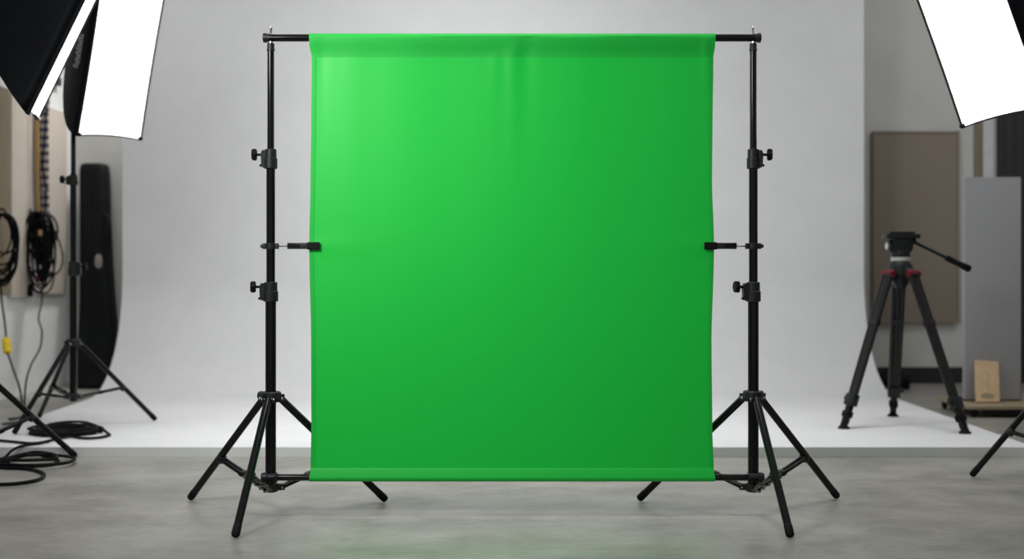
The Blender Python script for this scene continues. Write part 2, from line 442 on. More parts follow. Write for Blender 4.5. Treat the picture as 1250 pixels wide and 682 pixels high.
def fold(px, py):
    """soft vertical creases and puckers of the hanging cloth (metres, + is away from the camera)"""
    g = lambda d, L: math.exp(-max(d, 0) / L)
    d = py - 60
    w = 0
    w += -.0060 * gau(px, 626, 9) * g(d, 70) * min(1, max(0, (py - 50) / 14))
    w += .0050 * gau(px, 643, 10) * g(d, 50)
    w += -.0035 * gau(px, 604, 7) * g(d, 40) * min(1, max(0, (py - 62) / 10))
    w += -.0030 * gau(px, 480, 38) * g(d, 300) + .003 * gau(px, 555, 34) * g(d, 260)
    w += -.0030 * gau(px, 700, 40) * g(d, 240) + .0025 * gau(px, 770, 34) * g(d, 200)
    w += -.0055 * gau(px, 862, 5) * g(d, 45) + .003 * gau(px, 393, 7) * g(d, 60) - .0035 * gau(px, 430, 22) * g(d, 200)
    for side, cx in ((1, 378), (-1, 871)):           # tension lines towards the clips
        dist = abs(px - cx)
        w += -.003 * gau(py, 300, 6 + dist * .16) * math.exp(-dist / 60)
    return w
DZ = 0.0
def front_pt(u, z, off=0.0):
    py = pyz(z); a = lerp_tab(LE, py); c = lerp_tab(RE, py)
    tz = (ZT - z) / (ZT - ZB); y = CY0 + (CY1 - CY0) * tz
    px = a + (c - a) * u
    X = (px - 625) * y / F
    return V((X, y + fold(px, py) + off, z))
gs = thing('green_screen', 'bright green cloth backdrop hanging from the crossbar between the two black stands', 'backdrop', (0, SY, zb))
NU = 150; NZ = 110
zp = sz(70.5); zh = sz(569)
def band(za, zc, nz, ua=0.0, uc=1.0, off=0.0, nu=NU, thick=.0012):
    b = MB(); rows = []
    for i in range(nz + 1):
        z = za + (zc - za) * i / nz
        rows.append([front_pt(ua + (uc - ua) * j / nu, z, off) for j in range(nu + 1)])
    b.grid(rows); return b
def finish_cloth(o, t_=.0014):
    m = o.modifiers.new('thickness', 'SOLIDIFY'); m.thickness = t_; m.offset = 0; m.use_rim = False
finish_cloth(band(zp, zh, NZ).build('cloth_panel', 'green', gs, angle=180))
def loop_band(zc, yc, rad, zend, up, name):
    """pocket of cloth round a bar: front layer, over the bar, back layer"""
    b = MB(); rows = []
    sgn = 1 if up else -1
    prof = []
    n1 = 14
    for i in range(n1 + 1):                                     # front layer, from seam to the bar
        z = zend + (zc - zend) * i / n1
        prof.append((None, z))
    for i in range(1, 17):
        a = math.pi * i / 16
        prof.append((yc - rad * math.cos(a), zc + sgn * rad * math.sin(a)))
    for i in range(1, 11):
        z = zc + (zend - zc) * i / 10
        y_end = front_pt(.5, zend).y + .014
        prof.append((yc + rad + (y_end - yc - rad) * (i / 10) ** 1.0, z))
    for y, z in prof:
        row = []
        for j in range(NU + 1):
            u = j / NU; p = front_pt(u, z)
            if y is None:
                k = abs(z - zend) / abs(zc - zend)
                q = k * k * (3 - 2 * k) if up else k ** .8
                yy = p.y * (1 - q) + (yc - rad + fold(377 + 495 * u, pyz(z)) * .5) * q
            else: yy = y
            row.append(V((p.x, yy, z)))
        rows.append(row)
    b.grid(rows)
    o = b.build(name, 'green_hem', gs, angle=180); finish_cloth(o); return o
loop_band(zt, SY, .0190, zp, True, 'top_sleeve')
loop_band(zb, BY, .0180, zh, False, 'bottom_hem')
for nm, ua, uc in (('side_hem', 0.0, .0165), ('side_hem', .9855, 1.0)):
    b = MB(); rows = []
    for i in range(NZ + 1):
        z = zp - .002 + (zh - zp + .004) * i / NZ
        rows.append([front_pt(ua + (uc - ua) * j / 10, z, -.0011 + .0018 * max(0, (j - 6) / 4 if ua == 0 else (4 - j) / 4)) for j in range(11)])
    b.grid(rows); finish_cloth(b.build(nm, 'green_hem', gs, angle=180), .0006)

# clips that stretch the cloth sideways
def clip(label, px_pole, side):
    s_ = side                               # +1: clip lies to the right of the pole
    z = sz(300.3); y = SY - .030
    t = thing('backdrop_clip', label, 'clip', (px_pole, SY, z), 'clips stretching the green cloth')
    b = MB(); b.lathe((px_pole, SY, z - .014), (px_pole, SY, z + .014), [(0, .0195), (.05, .0235), (.95, .0235), (1, .0195)], 26)
    for k in (-1, 1):
        a = V((px_pole + k * .020, SY, z)); b.bar(a, a + V((k * .016, 0, 0)), .020, .026, .003)
    a = V((px_pole - s_ * .034, SY, z)); b.cyl(a, a - V((s_ * .012, 0, 0)), .008, n=14, bev=.001)
    ring = b.build('pole_ring', 'black_plastic', t)
    x0 = px_pole + s_ * .034; x1 = (352.5 - 330.5) * SY / F * s_ + px_pole
    b = MB(); b.tube([(x0, SY, z), ((x0 + x1) / 2, SY - .014, z - .001), (x1 + s_ * .004, y, z)], .0035, 10); b.build('elastic_cord', 'steel', t)
    x2 = x1 + s_ * .100; x3 = x1 + s_ * .146
    b = MB()
    b.bar((x1, y, z), (x2 + s_ * .012, y - .004, z), .022, .028, .005)
    body = b.build('clamp_body', 'black_plastic', t)
    b = MB(); b.bar((x1 + s_ * .004, y - .013, z + .006), (x1 + s_ * .055, y - .015, z + .001), .006, .014, .002); b.build('lever', 'rubber', body)
    b = MB()
    yf = front_pt(.02 if s_ > 0 else .98, z).y
    b.bar((x2 - s_ * .01, yf - .013, z), (x3, yf - .0125, z), .012, .034, .004)
    b.bar((x2 - s_ * .01, yf + .013, z), (x3, yf + .010, z), .012, .030, .004)
    b.build('jaw', 'rubber', t)
    return t
clip('black spring clip gripping the left edge of the green cloth', LX, 1)
clip('black spring clip gripping the right edge of the green cloth', RX, -1)

# ------------------------------------------------------------------ softboxes
def softbox(label, p0, p1, tilt, h, depth, flip, straight=0.0, tabs='softbox_fabric'):
    """p0/p1 lower corners of the glowing face, tilt = lean of the face top (m sideways per m up)"""
    e = p1 - p0; w = e.length; eh = e.normalized()
    up = V((tilt, 0, 1)); up = (up - eh * up.dot(eh)).normalized()
    n = eh.cross(up).normalized() * flip
    c = (p0 + p1) / 2 + up * h / 2
    t = thing('softbox', label, 'softbox', c - n * depth, 'glowing softboxes')
    def rect(cc, hw, hh, k, seg=6):
        """rounded-in rectangle outline"""
        pts = []
        cs = [(-hw, -hh), (hw, -hh), (hw, hh), (-hw, hh)]
        for i in range(4):
            a = cs[i]; d = cs[(i + 1) % 4]
            for j in range(seg):
                q = j / seg; s_ = 1 - k * (4 * q * (1 - q))
                pts.append(cc + eh * (a[0] + (d[0] - a[0]) * q) * (s_ if a[0] == d[0] else 1) + up * (a[1] + (d[1] - a[1]) * q) * (s_ if a[1] == d[1] else 1))
        return pts
    b = MB(); rings = []
    hw, hh = w / 2, h / 2
    K = 10
    for i in range(K + 1):
        q = i / K
        s_ = (math.cos(q * math.pi / 2 * .93) ** .95) * (1 - straight) + straight * (1 - .9 * q) if q else 1
        a, d = .075 + (hw - .075) * s_, .075 + (hh - .075) * s_
        rings.append([b.bm.verts.new(p) for p in rect(c - n * depth * q, a, d, .03 * (1 - q))])
    b.skin(rings, caps=False)
    o = b.build('shell', 'softbox_fabric', t, angle=60)
    m = o.modifiers.new('thickness', 'SOLIDIFY'); m.thickness = .004; m.offset = -1
    # lip round the face
    b = MB(); rr = []
    for off, g in ((0, .003), (.022, .003), (.022, -.006), (0, -.006)):
        rr.append([b.bm.verts.new(p) for p in rect(c + n * off, hw + g, hh + g, .03)])
    b.skin(rr, closed=True); b.build('rim', 'softbox_fabric', t, angle=50)
    # glowing front cloth, slightly bowed
    b = MB(); N = 12; rows = []
    for i in range(N + 1):
        v_ = -1 + 2 * i / N; row = []
        for j in range(N + 1):
            u_ = -1 + 2 * j / N
            kx = 1 - .03 * (1 - v_ * v_); ky = 1 - .03 * (1 - u_ * u_)
            row.append(c + eh * (u_ * (hw - .004) * kx) + up * (v_ * (hh - .004) * ky) + n * (.012 + .012 * (1 - u_ * u_) * (1 - v_ * v_)))
        rows.append(row)
    b.grid(rows); b.build('diffuser', 'diffuser', t, angle=180)
    # corner rod ends
    for su in (-1, 1):
        for sv in (-1, 1):
            q = c + eh * su * (hw - .012) + up * sv * (hh - .012) + n * .016
            b = MB(); b.bar(q - eh * su * .012, q + eh * su * .012, .03, .02, .003, up=up); b.build('corner_tab', tabs, t)
    bk = c - n * depth
    b = MB(); b.lathe(bk + n * .02, bk - n * .03, [(0, .105), (.2, .115), (.8, .115), (1, .095)], 30); ring = b.build('speed_ring', 'black_plastic', t)
    b = MB(); b.lathe(bk - n * .03, bk - n * .20, [(0, .085), (.08, .088), (.8, .08), (.95, .07), (1, .05)], 28); b.build('lamp_housing', 'black_plastic', t)
    b = MB(); piv = bk - n * .07
    b.bar(piv, piv + V((0, 0, -.16)), .035, .035, .004, up=(1, 0, 0)); b.cyl(piv - eh * .10, piv + eh * .10, .014, n=14)
    b.lathe(piv + V((0, 0, -.22)), piv + V((0, 0, -.13)), [(0, .024), (.1, .027), (.9, .027), (1, .02)], 20)
    b.build('tilt_bracket', 'black_metal', t)
    return t, piv, (c, eh, up, n, hw, hh, depth)

SB = []
# foreground left
t1, piv1, _ = softbox('black softbox at the upper left edge, its lit face seen nearly edge on', P(31, 138, 6.35), P(43, 145, 6.95), .480, .98, .52, 1, .75, 'silver')
# second left, on the stand on the cove
t2, piv2, fr2 = softbox('softbox with broad glowing face above the stand on the left of the cove', P(92, 165, 7.65), P(170, 170.5, 8.1), .34, 1.05, .41, 1)
# right
t3, piv3, _ = softbox('softbox with a tilted glowing white face in the upper right corner', P(1178, 155, 6.3), P(1283, 130, 5.6), -.40, .98, .52, 1, .6)

def logo(fr):
    """small grey lettering-like print on the near side panel of the second softbox"""
    c, eh, up, n, hw, hh, depth = fr
    return c, eh
print('PIV', [tuple(round(v, 3) for v in p) for p in (piv1, piv2, piv3)])

def light_stand(label, piv, z0, feet, hub_z, low_z, legr, collars, pr=(.025, .021, .016)):
    top = piv.z - .20
    a = z0 + .06 + (top - z0) * .40; c_ = z0 + (top - z0) * .72
    return stand('softbox_stand', label, 'light stand', 'tripod stands under the softboxes', piv.x, piv.y, z0, feet,
                 [(low_z - .03, a, pr[0]), (a - .02, c_, pr[1]), (c_ - .02, top, pr[2])], hub_z, low_z, legr, .55, collars, lobes=False, spigot=False)
def sz2(py, y): return CAMH + (341 - py) * y / F
def hub_on_line(piv, ft, px, py, slope):       # hub height from the slope of the visible leg
    ph = 625 + piv.x * F / piv.y
    return sz2(py + slope * (ph - px), piv.y) - .01
def low_on_line(piv, px, py, slope):
    ph = 625 + piv.x * F / piv.y
    return sz2(py + slope * (ph - px), piv.y)
print('STANDPX', 625 + piv1.x * F / piv1.y, 625 + piv2.x * F / piv2.y, 625 + piv3.x * F / piv3.y)
x1_, y1_ = piv1.x, piv1.y
f1 = foot(92, 559)
d = V((f1[0] - x1_, f1[1] - y1_, 0))
def rot(d, a): return (d.x * math.cos(a) - d.y * math.sin(a), d.x * math.sin(a) + d.y * math.cos(a))
feet1 = [f1] + [(x1_ + rot(d, a)[0], y1_ + rot(d, a)[1]) for a in (2.0944, -2.0944)]
s1 = light_stand('black tripod stand at the left edge, one leg and brace in view over the cables', piv1, 0, feet1, hub_on_line(piv1, f1, 93, 560, .86), low_on_line(piv1, 0, 532, -.23), .0175,
            [(1.0, 1.1, .034, -1, 1.06, 0)])
y2 = piv2.y
s2 = light_stand('black tripod stand standing on the left of the white cove below the second softbox', piv2, COVEZ,
            [foot(190, 514, COVEZ), foot(17, 531, COVEZ), foot(48, 510, COVEZ)], sz2(421, y2), sz2(484, y2), .0165,
            [(sz2(337, y2), sz2(319, y2), .034, 1, sz2(325, y2), 0), (sz2(226, y2), sz2(214, y2), .030, -1, sz2(219, y2), 0)])
f3 = foot(1186, 583)
d = V((f3[0] - piv3.x, f3[1] - piv3.y, 0))
feet3 = [f3] + [(piv3.x + rot(d, a)[0], piv3.y + rot(d, a)[1]) for a in (2.0944, -2.0944)]
s3 = light_stand('black tripod stand at the right edge, a single leg foot in view', piv3, 0, feet3, hub_on_line(piv3, f3, 1186, 584, -1.09), low_on_line(piv3, 1250, 535, .2), .0165, [(1.0, 1.1, .034, -1, 1.06, 0)])

# ------------------------------------------------------------------ video tripod on the cove
def video_tripod():
    cx, cy = 2.665, 8.12; z0 = COVEZ
    t = thing('video_tripod', 'black video camera tripod with fluid head standing on the right of the white cove', 'tripod', (cx, cy, z0))
    feet = [foot(1030, 523, z0), foot(1090, 508, z0), foot(1178, 529, z0)]
    top = 1.10
    # bowl / spider
    b = MB(); b.lathe((cx, cy, top - .10), (cx, cy, top + .085), [(0, .035), (.2, .055), (.45, .062), (.55, .085), (.85, .080), (1, .058)], 30)
    for fx, fy in feet:
        d = V((fx - cx, fy - cy, 0)).normalized(); s_ = d.cross(V((0, 0, 1)))
        a = V((cx, cy, top + .02)) + d * .05
        b.bar(a, a + d * .065 - V((0, 0, .05)), .085, .07, .012)
    b.build('leg_spider', 'black_plastic', t)
    for fx, fy in feet:
        d = V((fx - cx, fy - cy, 0)).normalized(); s_ = d.cross(V((0, 0, 1)))
        a = V((cx, cy, top - .005)) + d * .105; f = V((fx, fy, z0 + .015)); ax = (f - a).normalized()
        n_ = s_.cross(ax).normalized()
        b = MB()
        for k in (-1, 1): b.cyl(a + s_ * k * .033, a.lerp(f, .84) + s_ * k * .026, .0165, n=16)
        b.bar(a.lerp(f, .30) , a.lerp(f, .34), .092, .036, .006, up=n_)
        b.bar(a.lerp(f, .02), a.lerp(f, .80), .028, .026, .005, up=n_)
        leg = b.build('leg', 'carbon', t)
        b = MB(); b.bar(a.lerp(f, .79), a.lerp(f, .865), .088, .052, .010, up=n_)
        b.cyl(a.lerp(f, .82) + s_ * .03, a.lerp(f, .82) + s_ * .068, .016, n=14, bev=.003)
        b.build('leg_clamp', 'black_plastic', leg)
        b = MB(); b.bar(a.lerp(f, .85), a.lerp(f, .985), .046, .034, .006, up=n_); b.build('lower_tube', 'black_metal', leg)
        b = MB(); b.bar(a.lerp(f, .90), a.lerp(f, .94), .062, .050, .010, up=n_)
        b.lathe((fx, fy, z0), (fx, fy, z0 + .04), [(0, .038), (.3, .038), (.5, .026), (1, .02)], 20); b.build('rubber_foot', 'rubber', leg)
        b = MB(); q = V((cx, cy, top + .0)) + d * .105
        b.cyl(q - s_ * .058, q + s_ * .058, .026, n=20, bev=.006); b.build('hinge_cap', 'red', leg)
    # head
    zt_ = top + .085
    b = MB(); b.lathe((cx, cy, zt_), (cx, cy, zt_ + .03), [(0, .058), (.1, .064), (.9, .064), (1, .055)], 30); b.build('bowl_ring', 'silver_ring', t)
    b = MB()
    b.lathe((cx, cy, zt_ + .03), (cx, cy, zt_ + .075), [(0, .062), (.6, .066), (1, .060)], 28)
    b.box((cx - .062, cy - .05, zt_ + .06), (cx + .062, cy + .05, zt_ + .155), .014)
    b.cyl((cx - .085, cy, zt_ + .105), (cx + .075, cy, zt_ + .105), .042, n=24, bev=.006)
    head = b.build('fluid_head', 'black_plastic', t)
    b = MB(); b.cyl((cx - .100, cy, zt_ + .105), (cx - .084, cy, zt_ + .105), .026, n=20, bev=.004); b.build('drag_dial', 'silver_ring', head)
    b = MB(); b.box((cx - .112, cy - .06, zt_ + .155), (cx + .118, cy + .06, zt_ + .185), .006)
    b.box((cx - .085, cy - .035, zt_ + .185), (cx + .09, cy + .035, zt_ + .202), .004); b.build('camera_plate', 'black_plastic', t)
    h0 = V((cx + .07, cy - .02, zt_ + .14)); h1 = P(1185, 329, cy - .12)
    b = MB(); b.cyl(h0, h0.lerp(h1, .66), .013, n=14); b.lathe(h0 - (h1 - h0) * .05, h0 + (h1 - h0) * .06, [(0, .02), (.2, .026), (.8, .026), (1, .018)], 18)
    ph = b.build('pan_handle', 'black_metal', t)
    b = MB(); b.lathe(h0.lerp(h1, .58), h1, [(0, .014), (.05, .022), (.5, .020), (.92, .026), (1, .016)], 18); b.build('grip', 'rubber', ph)
    return t
video_tripod()

# ------------------------------------------------------------------ right background
def wall_panel():
    y = BACK - .07; x0 = (1066 - 625) * y / F; x1 = (1171 - 625) * y / F
    z1 = sz2(160, y); z0 = sz2(394, y)
    t = thing('acoustic_panel', 'tall brown fabric acoustic panel on the rear wall behind the video tripod', 'acoustic panel', (x0, y, z0))
    b = MB(); b.box((x0 + .012, y + .004, z0 + .012), (x1 - .012, BACK - .002, z1 - .012), .006); b.build('panel_face', 'brown', t)
    b = MB()
    for lo, hi in (((x0, y - .006, z0), (x0 + .02, BACK, z1)), ((x1 - .02, y - .006, z0), (x1, BACK, z1)), ((x0, y - .006, z0), (x1, BACK, z0 + .02)), ((x0, y - .006, z1 - .02), (x1, BACK, z1))): b.box(lo, hi, .003)
    b.build('panel_frame', 'brown', t)
wall_panel()
def grey_partition():
    y = 9.45; x0 = (1177.5 - 625) * y / F; x1 = (1246.5 - 625) * y / F; z1 = sz2(216, y)
    D = .09
    t = thing('partition_panel', 'grey felt partition board standing upright on the low dolly behind the light wooden board', 'partition', (x0, y, D))
    b = MB(); b.box((x0, y, D + .012), (x1, y + .05, z1), .008); b.build('felt_board', 'grey_felt', t)
    b = MB(); b.box((x0 - .002, y + .012, D), (x1 + .002, y + .038, D + .02), .003); b.box((x1 - .006, y + .006, D + .01), (x1 + .006, y + .046, z1 + .003), .003); b.build('edge_strip', 'black_metal', t)
    for xx in (x0 + .07, x1 - .07):
        b = MB(); b.box((xx - .02, y + .01, D), (xx + .02, y + .26, D + .012), .003); b.build('foot_plate', 'black_metal', t)
grey_partition()
b = MB(); x0 = (1219 - 625) * 12.04 / F
b.box((x0, BACK - .06, 0), (x0 + 1.0, BACK - .004, 3.6), .01)
for k in range(9): b.cyl((x0 + .06 + k * .11, BACK - .06, .02), (x0 + .06 + k * .11, BACK - .06, 3.58), .018, n=12)
tag(b.build('dark_board', 'charcoal', origin=(x0, BACK, 0)), 'dark charcoal upright board on the rear wall at the right edge, above the grey partition', 'board')
def dolly():
    x0, x1, y0, y1 = 3.50, 4.55, 9.06, 9.76
    t = thing('dolly', 'low wooden platform on casters in front of the grey partition', 'dolly', (x0, y0, 0))
    b = MB(); b.box((x0, y0, .065), (x1, y1, .09), .004); b.build('deck', 'plywood', t)
    b = MB(); b.box((x0 + .10, y0 + .012, .018), (x1 - .02, y0 + .05, .065), .003); b.build('frame_rail', 'black_metal', t)
    b = MB(); b.box((x0 + .10, y1 - .06, .025), (x1 - .02, y1 - .02, .065), .003); b.build('frame_rail', 'black_metal', t)
    for xx in (x0 + .05, x1 - .06):
        for yy in (y0 + .05, y1 - .05):
            b = MB(); b.lathe((xx - .014, yy, .036), (xx + .014, yy, .036), [(0, .030), (.15, .036), (.85, .036), (1, .030)], 20)
            b.box((xx - .022, yy - .012, .035), (xx - .017, yy + .012, .076)); b.box((xx + .017, yy - .012, .035), (xx + .022, yy + .012, .076)); b.build('caster', 'rubber', t)
    return t
dolly()
def leaning_board():
    y0 = 9.31; x0 = (1190.5 - 625) * y0 / F; x1 = (1219.5 - 625) * y0 / F
    z0 = .09; h = sz2(441, 9.4) - z0
    t = thing('wood_board', 'small light pine board leaning on the grey partition', 'board', (x0, y0, z0))
    lean = .145
    w = x1 - x0
    b = MB()
    p = [V((x0, y0, z0)), V((x1, y0, z0)), V((x1 + .045, y0 + lean * .95, z0 + h * .965)), V((x0 + .045, y0 + lean, z0 + h))]
    b.prism(p, V((0, -.024, .010)))
    bmesh.ops.bevel(b.bm, geom=b.bm.edges[:], offset=.003, segments=1, affect='EDGES')
    b.build('plank', 'pine', t)
    b = MB(); q = V(((x0 + x1) / 2, y0 + .02, z0 + .045))
    u = V((1, 0, 0)); v = V((0, lean, h)).normalized(); n = u.cross(v).normalized()
    q = V(((x0 + x1) / 2, y0, z0)) + v * .05 + V((0, -.024, .010)) * 1.0
    rg = [[b.bm.verts.new(q + n * s_ + u * (.055 * math.cos(a * math.pi / 12)) + v * (.022 * math.sin(a * math.pi / 12))) for a in range(24)] for s_ in (.0, .0025)]
    b.skin(rg); b.build('hand_hole', 'plywood', t)
leaning_board()

# ------------------------------------------------------------------ left background
def beige_panel(label, xa, xb, ztop, zbot):
    ya = LW * F / (xa - 625) ; yb = LW * F / (xb - 625)
    b = MB(); b.box((LW + .004, ya, zbot), (LW + .045, yb, ztop), .006)
    return tag(b.build('acoustic_panel', 'beige', origin=(LW, ya, zbot)), label, 'acoustic panel', 'beige acoustic panels on the side wall')
beige_panel('beige fabric panel on the left wall behind the black cable coil at the frame edge', 8.5, 34, 2.74, .90)
beige_panel('beige fabric panel on the left wall between the hanging straps and the stand pole', 42, 76, 2.72, .92)
ya = LW * F / (35 - 625); yb = LW * F / (41 - 625)
b = MB(); b.box((LW, ya, .93), (LW + .05, yb, 4.0), .008)
struct(b.build('trim_3', 'white_paint', smooth=False), 'white upright batten between the beige wall panels', 'trim')
b = MB(); b.box((LW, 9.4, .93), (LW + .03, LW * F / (7.5 - 625), 2.75), .006)
struct(b.build('trim_4', 'tan_wood', smooth=False), 'dull tan board on the side wall at the frame edge', 'trim')
# peg rail with hanging straps and cable hanks
HY = 11.15
b = MB()
PX = -4.40
rail = thing('peg_rail', 'dark rail with pegs on the left wall above the hanging straps', 'rail', (LW, HY, 3.0))
b.box((LW, 10.0, 2.97), (LW + .05, 11.7, 3.05), .004); b.build('rail', 'black_board', rail)
for yy in (10.3, 11.05, 11.3):
    b = MB(); b.cyl((LW + .05, yy, 3.01), (LW + .20, yy, 3.03), .010, n=12); b.build('peg', 'black_metal', rail)
def strap(name, label, px0, px1, y, ztop, zbot, m, wavy=0):
    x0 = (px0 - 625) * y / F; x1 = (px1 - 625) * y / F
    b = MB(); rows = []
    for i in range(41):
        z = ztop + (zbot - ztop) * i / 40
        dx = wavy * math.sin(i * .33); dy = .012 * math.sin(i * .21)
        rows.append([V((x0 + dx, y + dy, z)), V(((x0 + x1) / 2 + dx, y + dy - .004, z)), V((x1 + dx, y + dy, z))])
    b.grid(rows); o = b.build(name, m, origin=(x0, y, ztop), angle=180)
    mm = o.modifiers.new('thickness', 'SOLIDIFY'); mm.thickness = .006
    return tag(o, label, 'strap', 'webbing straps on the left wall')
strap('webbing_strap', 'orange webbing strap hanging above the black cable hank', 42, 49, 11.02, 3.03, sz2(264, 11.02), 'orange_web', .003)
strap('webbing_strap', 'blue and tan checked webbing strap hanging above the black cable hank', 48.5, 60, 11.05, 3.03, sz2(262, 11.05), 'checker', .003)
b = MB(); b.tube(smooth_path([P(55, 100, 10.98), P(56, 130, 10.97), P(54.5, 170, 10.97), P(52, 198, 10.97), P(54, 215, 10.97), P(56, 235, 10.97), P(55, 262, 10.97)]), .010, 8)
tag(b.build('hanging_cord', 'cable', origin=P(55, 262, 10.97)), 'thin dark cord hanging in front of the checked strap', 'cord')

def loops(cx, cy, cz, rx, rz, n, r, jitter, seed, tilt=0.0, ux=V((1, 0, 0)), uz=V((0, 0, 1)), un=V((0, 1, 0)), spread=.03):
    rnd = random.Random(seed); pts = []
    for k in range(n):
        a0 = rnd.uniform(-.12, .12); ex = rx * (1 + rnd.uniform(-jitter, jitter * .4)); ez = rz * (1 + rnd.uniform(-jitter, jitter * .25))
        ox = rnd.uniform(-1, 1) * rx * jitter * .5; off = spread * (2 * k / max(n - 1, 1) - 1)
        for j in range(14):
            a = 2 * math.pi * j / 14 + a0 + math.pi / 2
            pts.append(V((cx, cy, cz)) + ux * (ox + ex * math.cos(a)) + uz * (rz - ez + ez * math.sin(a)) + un * (off + rnd.uniform(-.006, .006)))
    return pts
# round hank at the frame edge
Y = 10.25
t = thing('cable_coil', 'round black cable coil hanging at the left frame edge with a yellow connector below', 'cable', P(2, 262, Y), 'black cables hanging on the left wall')
b = MB(); c = P(2, 301, Y)
b.tube(smooth_path(loops(c.x, c.y, c.z, .175, .285, 12, .009, .42, 3, spread=.035), 4), .0085, 8); b.build('cable_loops', 'cable', t)
b = MB(); q = P(2, 262, Y); b.tube(smooth_path([q + V((-.03, 0, -.04)), q + V((-.035, 0, .02)), q + V((0, 0, .05)), q + V((.035, 0, .02)), q + V((.03, 0, -.04))], 6), .009, 8); b.build('cable_tie', 'rubber', t)
b = MB(); b.tube(smooth_path([P(1, 340, Y), P(2, 365, 10.1), P(6, 395, 10.0), P(7.5, 414, 9.9)], 8), .0085, 8)
b.tube(smooth_path([P(9, 430, 9.85), P(16, 450, 9.6), P(24, 474, 9.4), P(27, 495, 9.2), V(((28 - 625) * 9.1 / F, 9.1, .010)), V((-3.78, 8.9, .010))], 8), .0085, 8); b.build('cord_tail', 'cable', t)
b = MB(); b.lathe(P(7, 412, 9.9), P(9.5, 432, 9.85), [(0, .018), (.1, .034), (.45, .036), (.5, .030), (.55, .037), (.9, .034), (1, .018)], 18); yc = b.build('connector', 'yellow', t); yc['label'] = 'yellow plastic cable connector'
# wrapped hank
Y = 10.9
t = thing('cable_hank', 'dense black cable hank with a plug hanging under the webbing straps', 'cable', P(50, 262, Y), 'black cables hanging on the left wall')
c = P(50, 304, Y); b = MB()
b.tube(smooth_path(loops(c.x, c.y, c.z, .110, .34, 11, .01, .55, 11, spread=.05), 4), .0105, 8)
b.build('cable_loops', 'cable', t)
b = MB()
b.tube(smooth_path(loops(c.x + .01, c.y - .02, c.z + .01, .045, .27, 5, .01, .5, 21, spread=.03), 4), .0115, 8)
b.tube(smooth_path([P(40, 272, Y - .08), P(50, 268, Y - .1), P(62, 271, Y - .08), P(62, 276, Y), P(40, 277, Y), P(40, 272, Y - .08)], 5), .012, 8)
b.tube(smooth_path([P(39, 335, Y - .08), P(50, 343, Y - .1), P(60, 336, Y - .08), P(60, 332, Y + .06), P(40, 331, Y + .06), P(39, 335, Y - .08)], 5), .012, 8)
b.build('cable_wrap', 'cable', t)
b = MB(); b.tube(smooth_path([P(60, 272, Y), P(68, 284, Y), P(76, 308, Y), P(76, 322, Y), P(70, 333, Y), P(60, 337, Y), P(53, 339, Y)], 8), .008, 8)
b.tube(smooth_path([P(37, 325, Y), P(38, 342, Y), P(44, 354, Y), P(54, 358, Y), P(62, 352, Y), P(66, 336, Y), P(64, 315, Y), P(60, 290, Y)], 8), .008, 8)
b.build('loose_loop', 'cable', t)
b = MB(); b.tube(smooth_path([P(41, 268, Y), P(38, 266, Y), P(36.8, 258, Y), P(37.5, 255, Y)], 6), .010, 8); b.build('hook', 'black_metal', t)
b = MB(); b.tube(smooth_path([P(52, 345, Y), P(50.5, 370, 10.6), P(47, 388, 10.4), P(51, 404, 10.2), P(49, 424, 10.0), P(38, 445, 9.6), P(32, 465, 9.3), P(30, 490, 9.05), V(((30 - 625) * 8.9 / F, 8.9, .010)), V((-3.70, 8.6, .010))], 8), .0075, 8)
b.build('cord_tail', 'cable', t)
b = MB(); b.lathe(P(36.5, 346, Y), P(36.5, 362, Y), [(0, .008), (.1, .012), (.55, .028), (.95, .030), (1, .02)], 16); pl = b.build('plug', 'cable', t)
b = MB()
for k in (-1, 1): b.cyl(P(36.5, 361, Y) + V((k * .012, 0, 0)), P(36.5, 368.5, Y) + V((k * .012, 0, 0)), .007, n=8)
b.build('plug_pin', 'steel', pl)
b = MB(); q = P(49, 284, Y - .09); b.box(q + V((-.015, -.01, -.025)), q + V((.015, .01, .025)), .004); tg = b.build('cable_tag', 'orange_web', t); tg['label'] = 'small orange tag'
b = MB(); q = P(45.5, 340, Y - .11); b.box(q + V((-.009, -.01, -.022)), q + V((.009, .01, .022)), .004); tg = b.build('cable_tag', 'red', t); tg['label'] = 'small red tag'

# cable coils lying on the cove and on the floor
def flat_loops(cx, cy, z, rx, ry, n, r, seed, jit=.12, drift=(0, 0)):
    rnd = random.Random(seed); pts = []
    for k in range(n):
        ex = rx * (1 - rnd.uniform(0, jit)); ey = ry * (1 - rnd.uniform(0, jit)); ox = rnd.uniform(-1, 1) * rx * jit * .5 + drift[0] * k; oy = rnd.uniform(-1, 1) * ry * jit * .5 + drift[1] * k
        lay = (k % 3) * r * 1.3
        for j in range(16):
            a = 2 * math.pi * j / 16
            pts.append(V((cx + ox + ex * math.cos(a), cy + oy + ey * math.sin(a), z + r + lay + rnd.uniform(0, r * .7))))
    return pts
r_ = .0085
cA = foot(79, 529, COVEZ)
t = thing('cable_coil', 'flat black cable coil lying on the white cove near the left curb', 'cable', (cA[0], cA[1], COVEZ), 'black cables lying on the ground at left')
b = MB(); b.tube(smooth_path(flat_loops(cA[0], cA[1], COVEZ, .215, .20, 13, .009, 5, .30), 4), .009, 8)
b.build('cable_loops', 'cable', t)
b = MB(); q = [foot(*p, COVEZ) for p in ((60, 524), (82, 521), (104, 521.5), (120, 527), (132, 531), (133, 533), (122, 536), (104, 537), (88, 535), (72, 532))]
b.tube(smooth_path([V((x, y, COVEZ + .035 if i < 4 else COVEZ + .012)) for i, (x, y) in enumerate(q)], 6), .0085, 8)
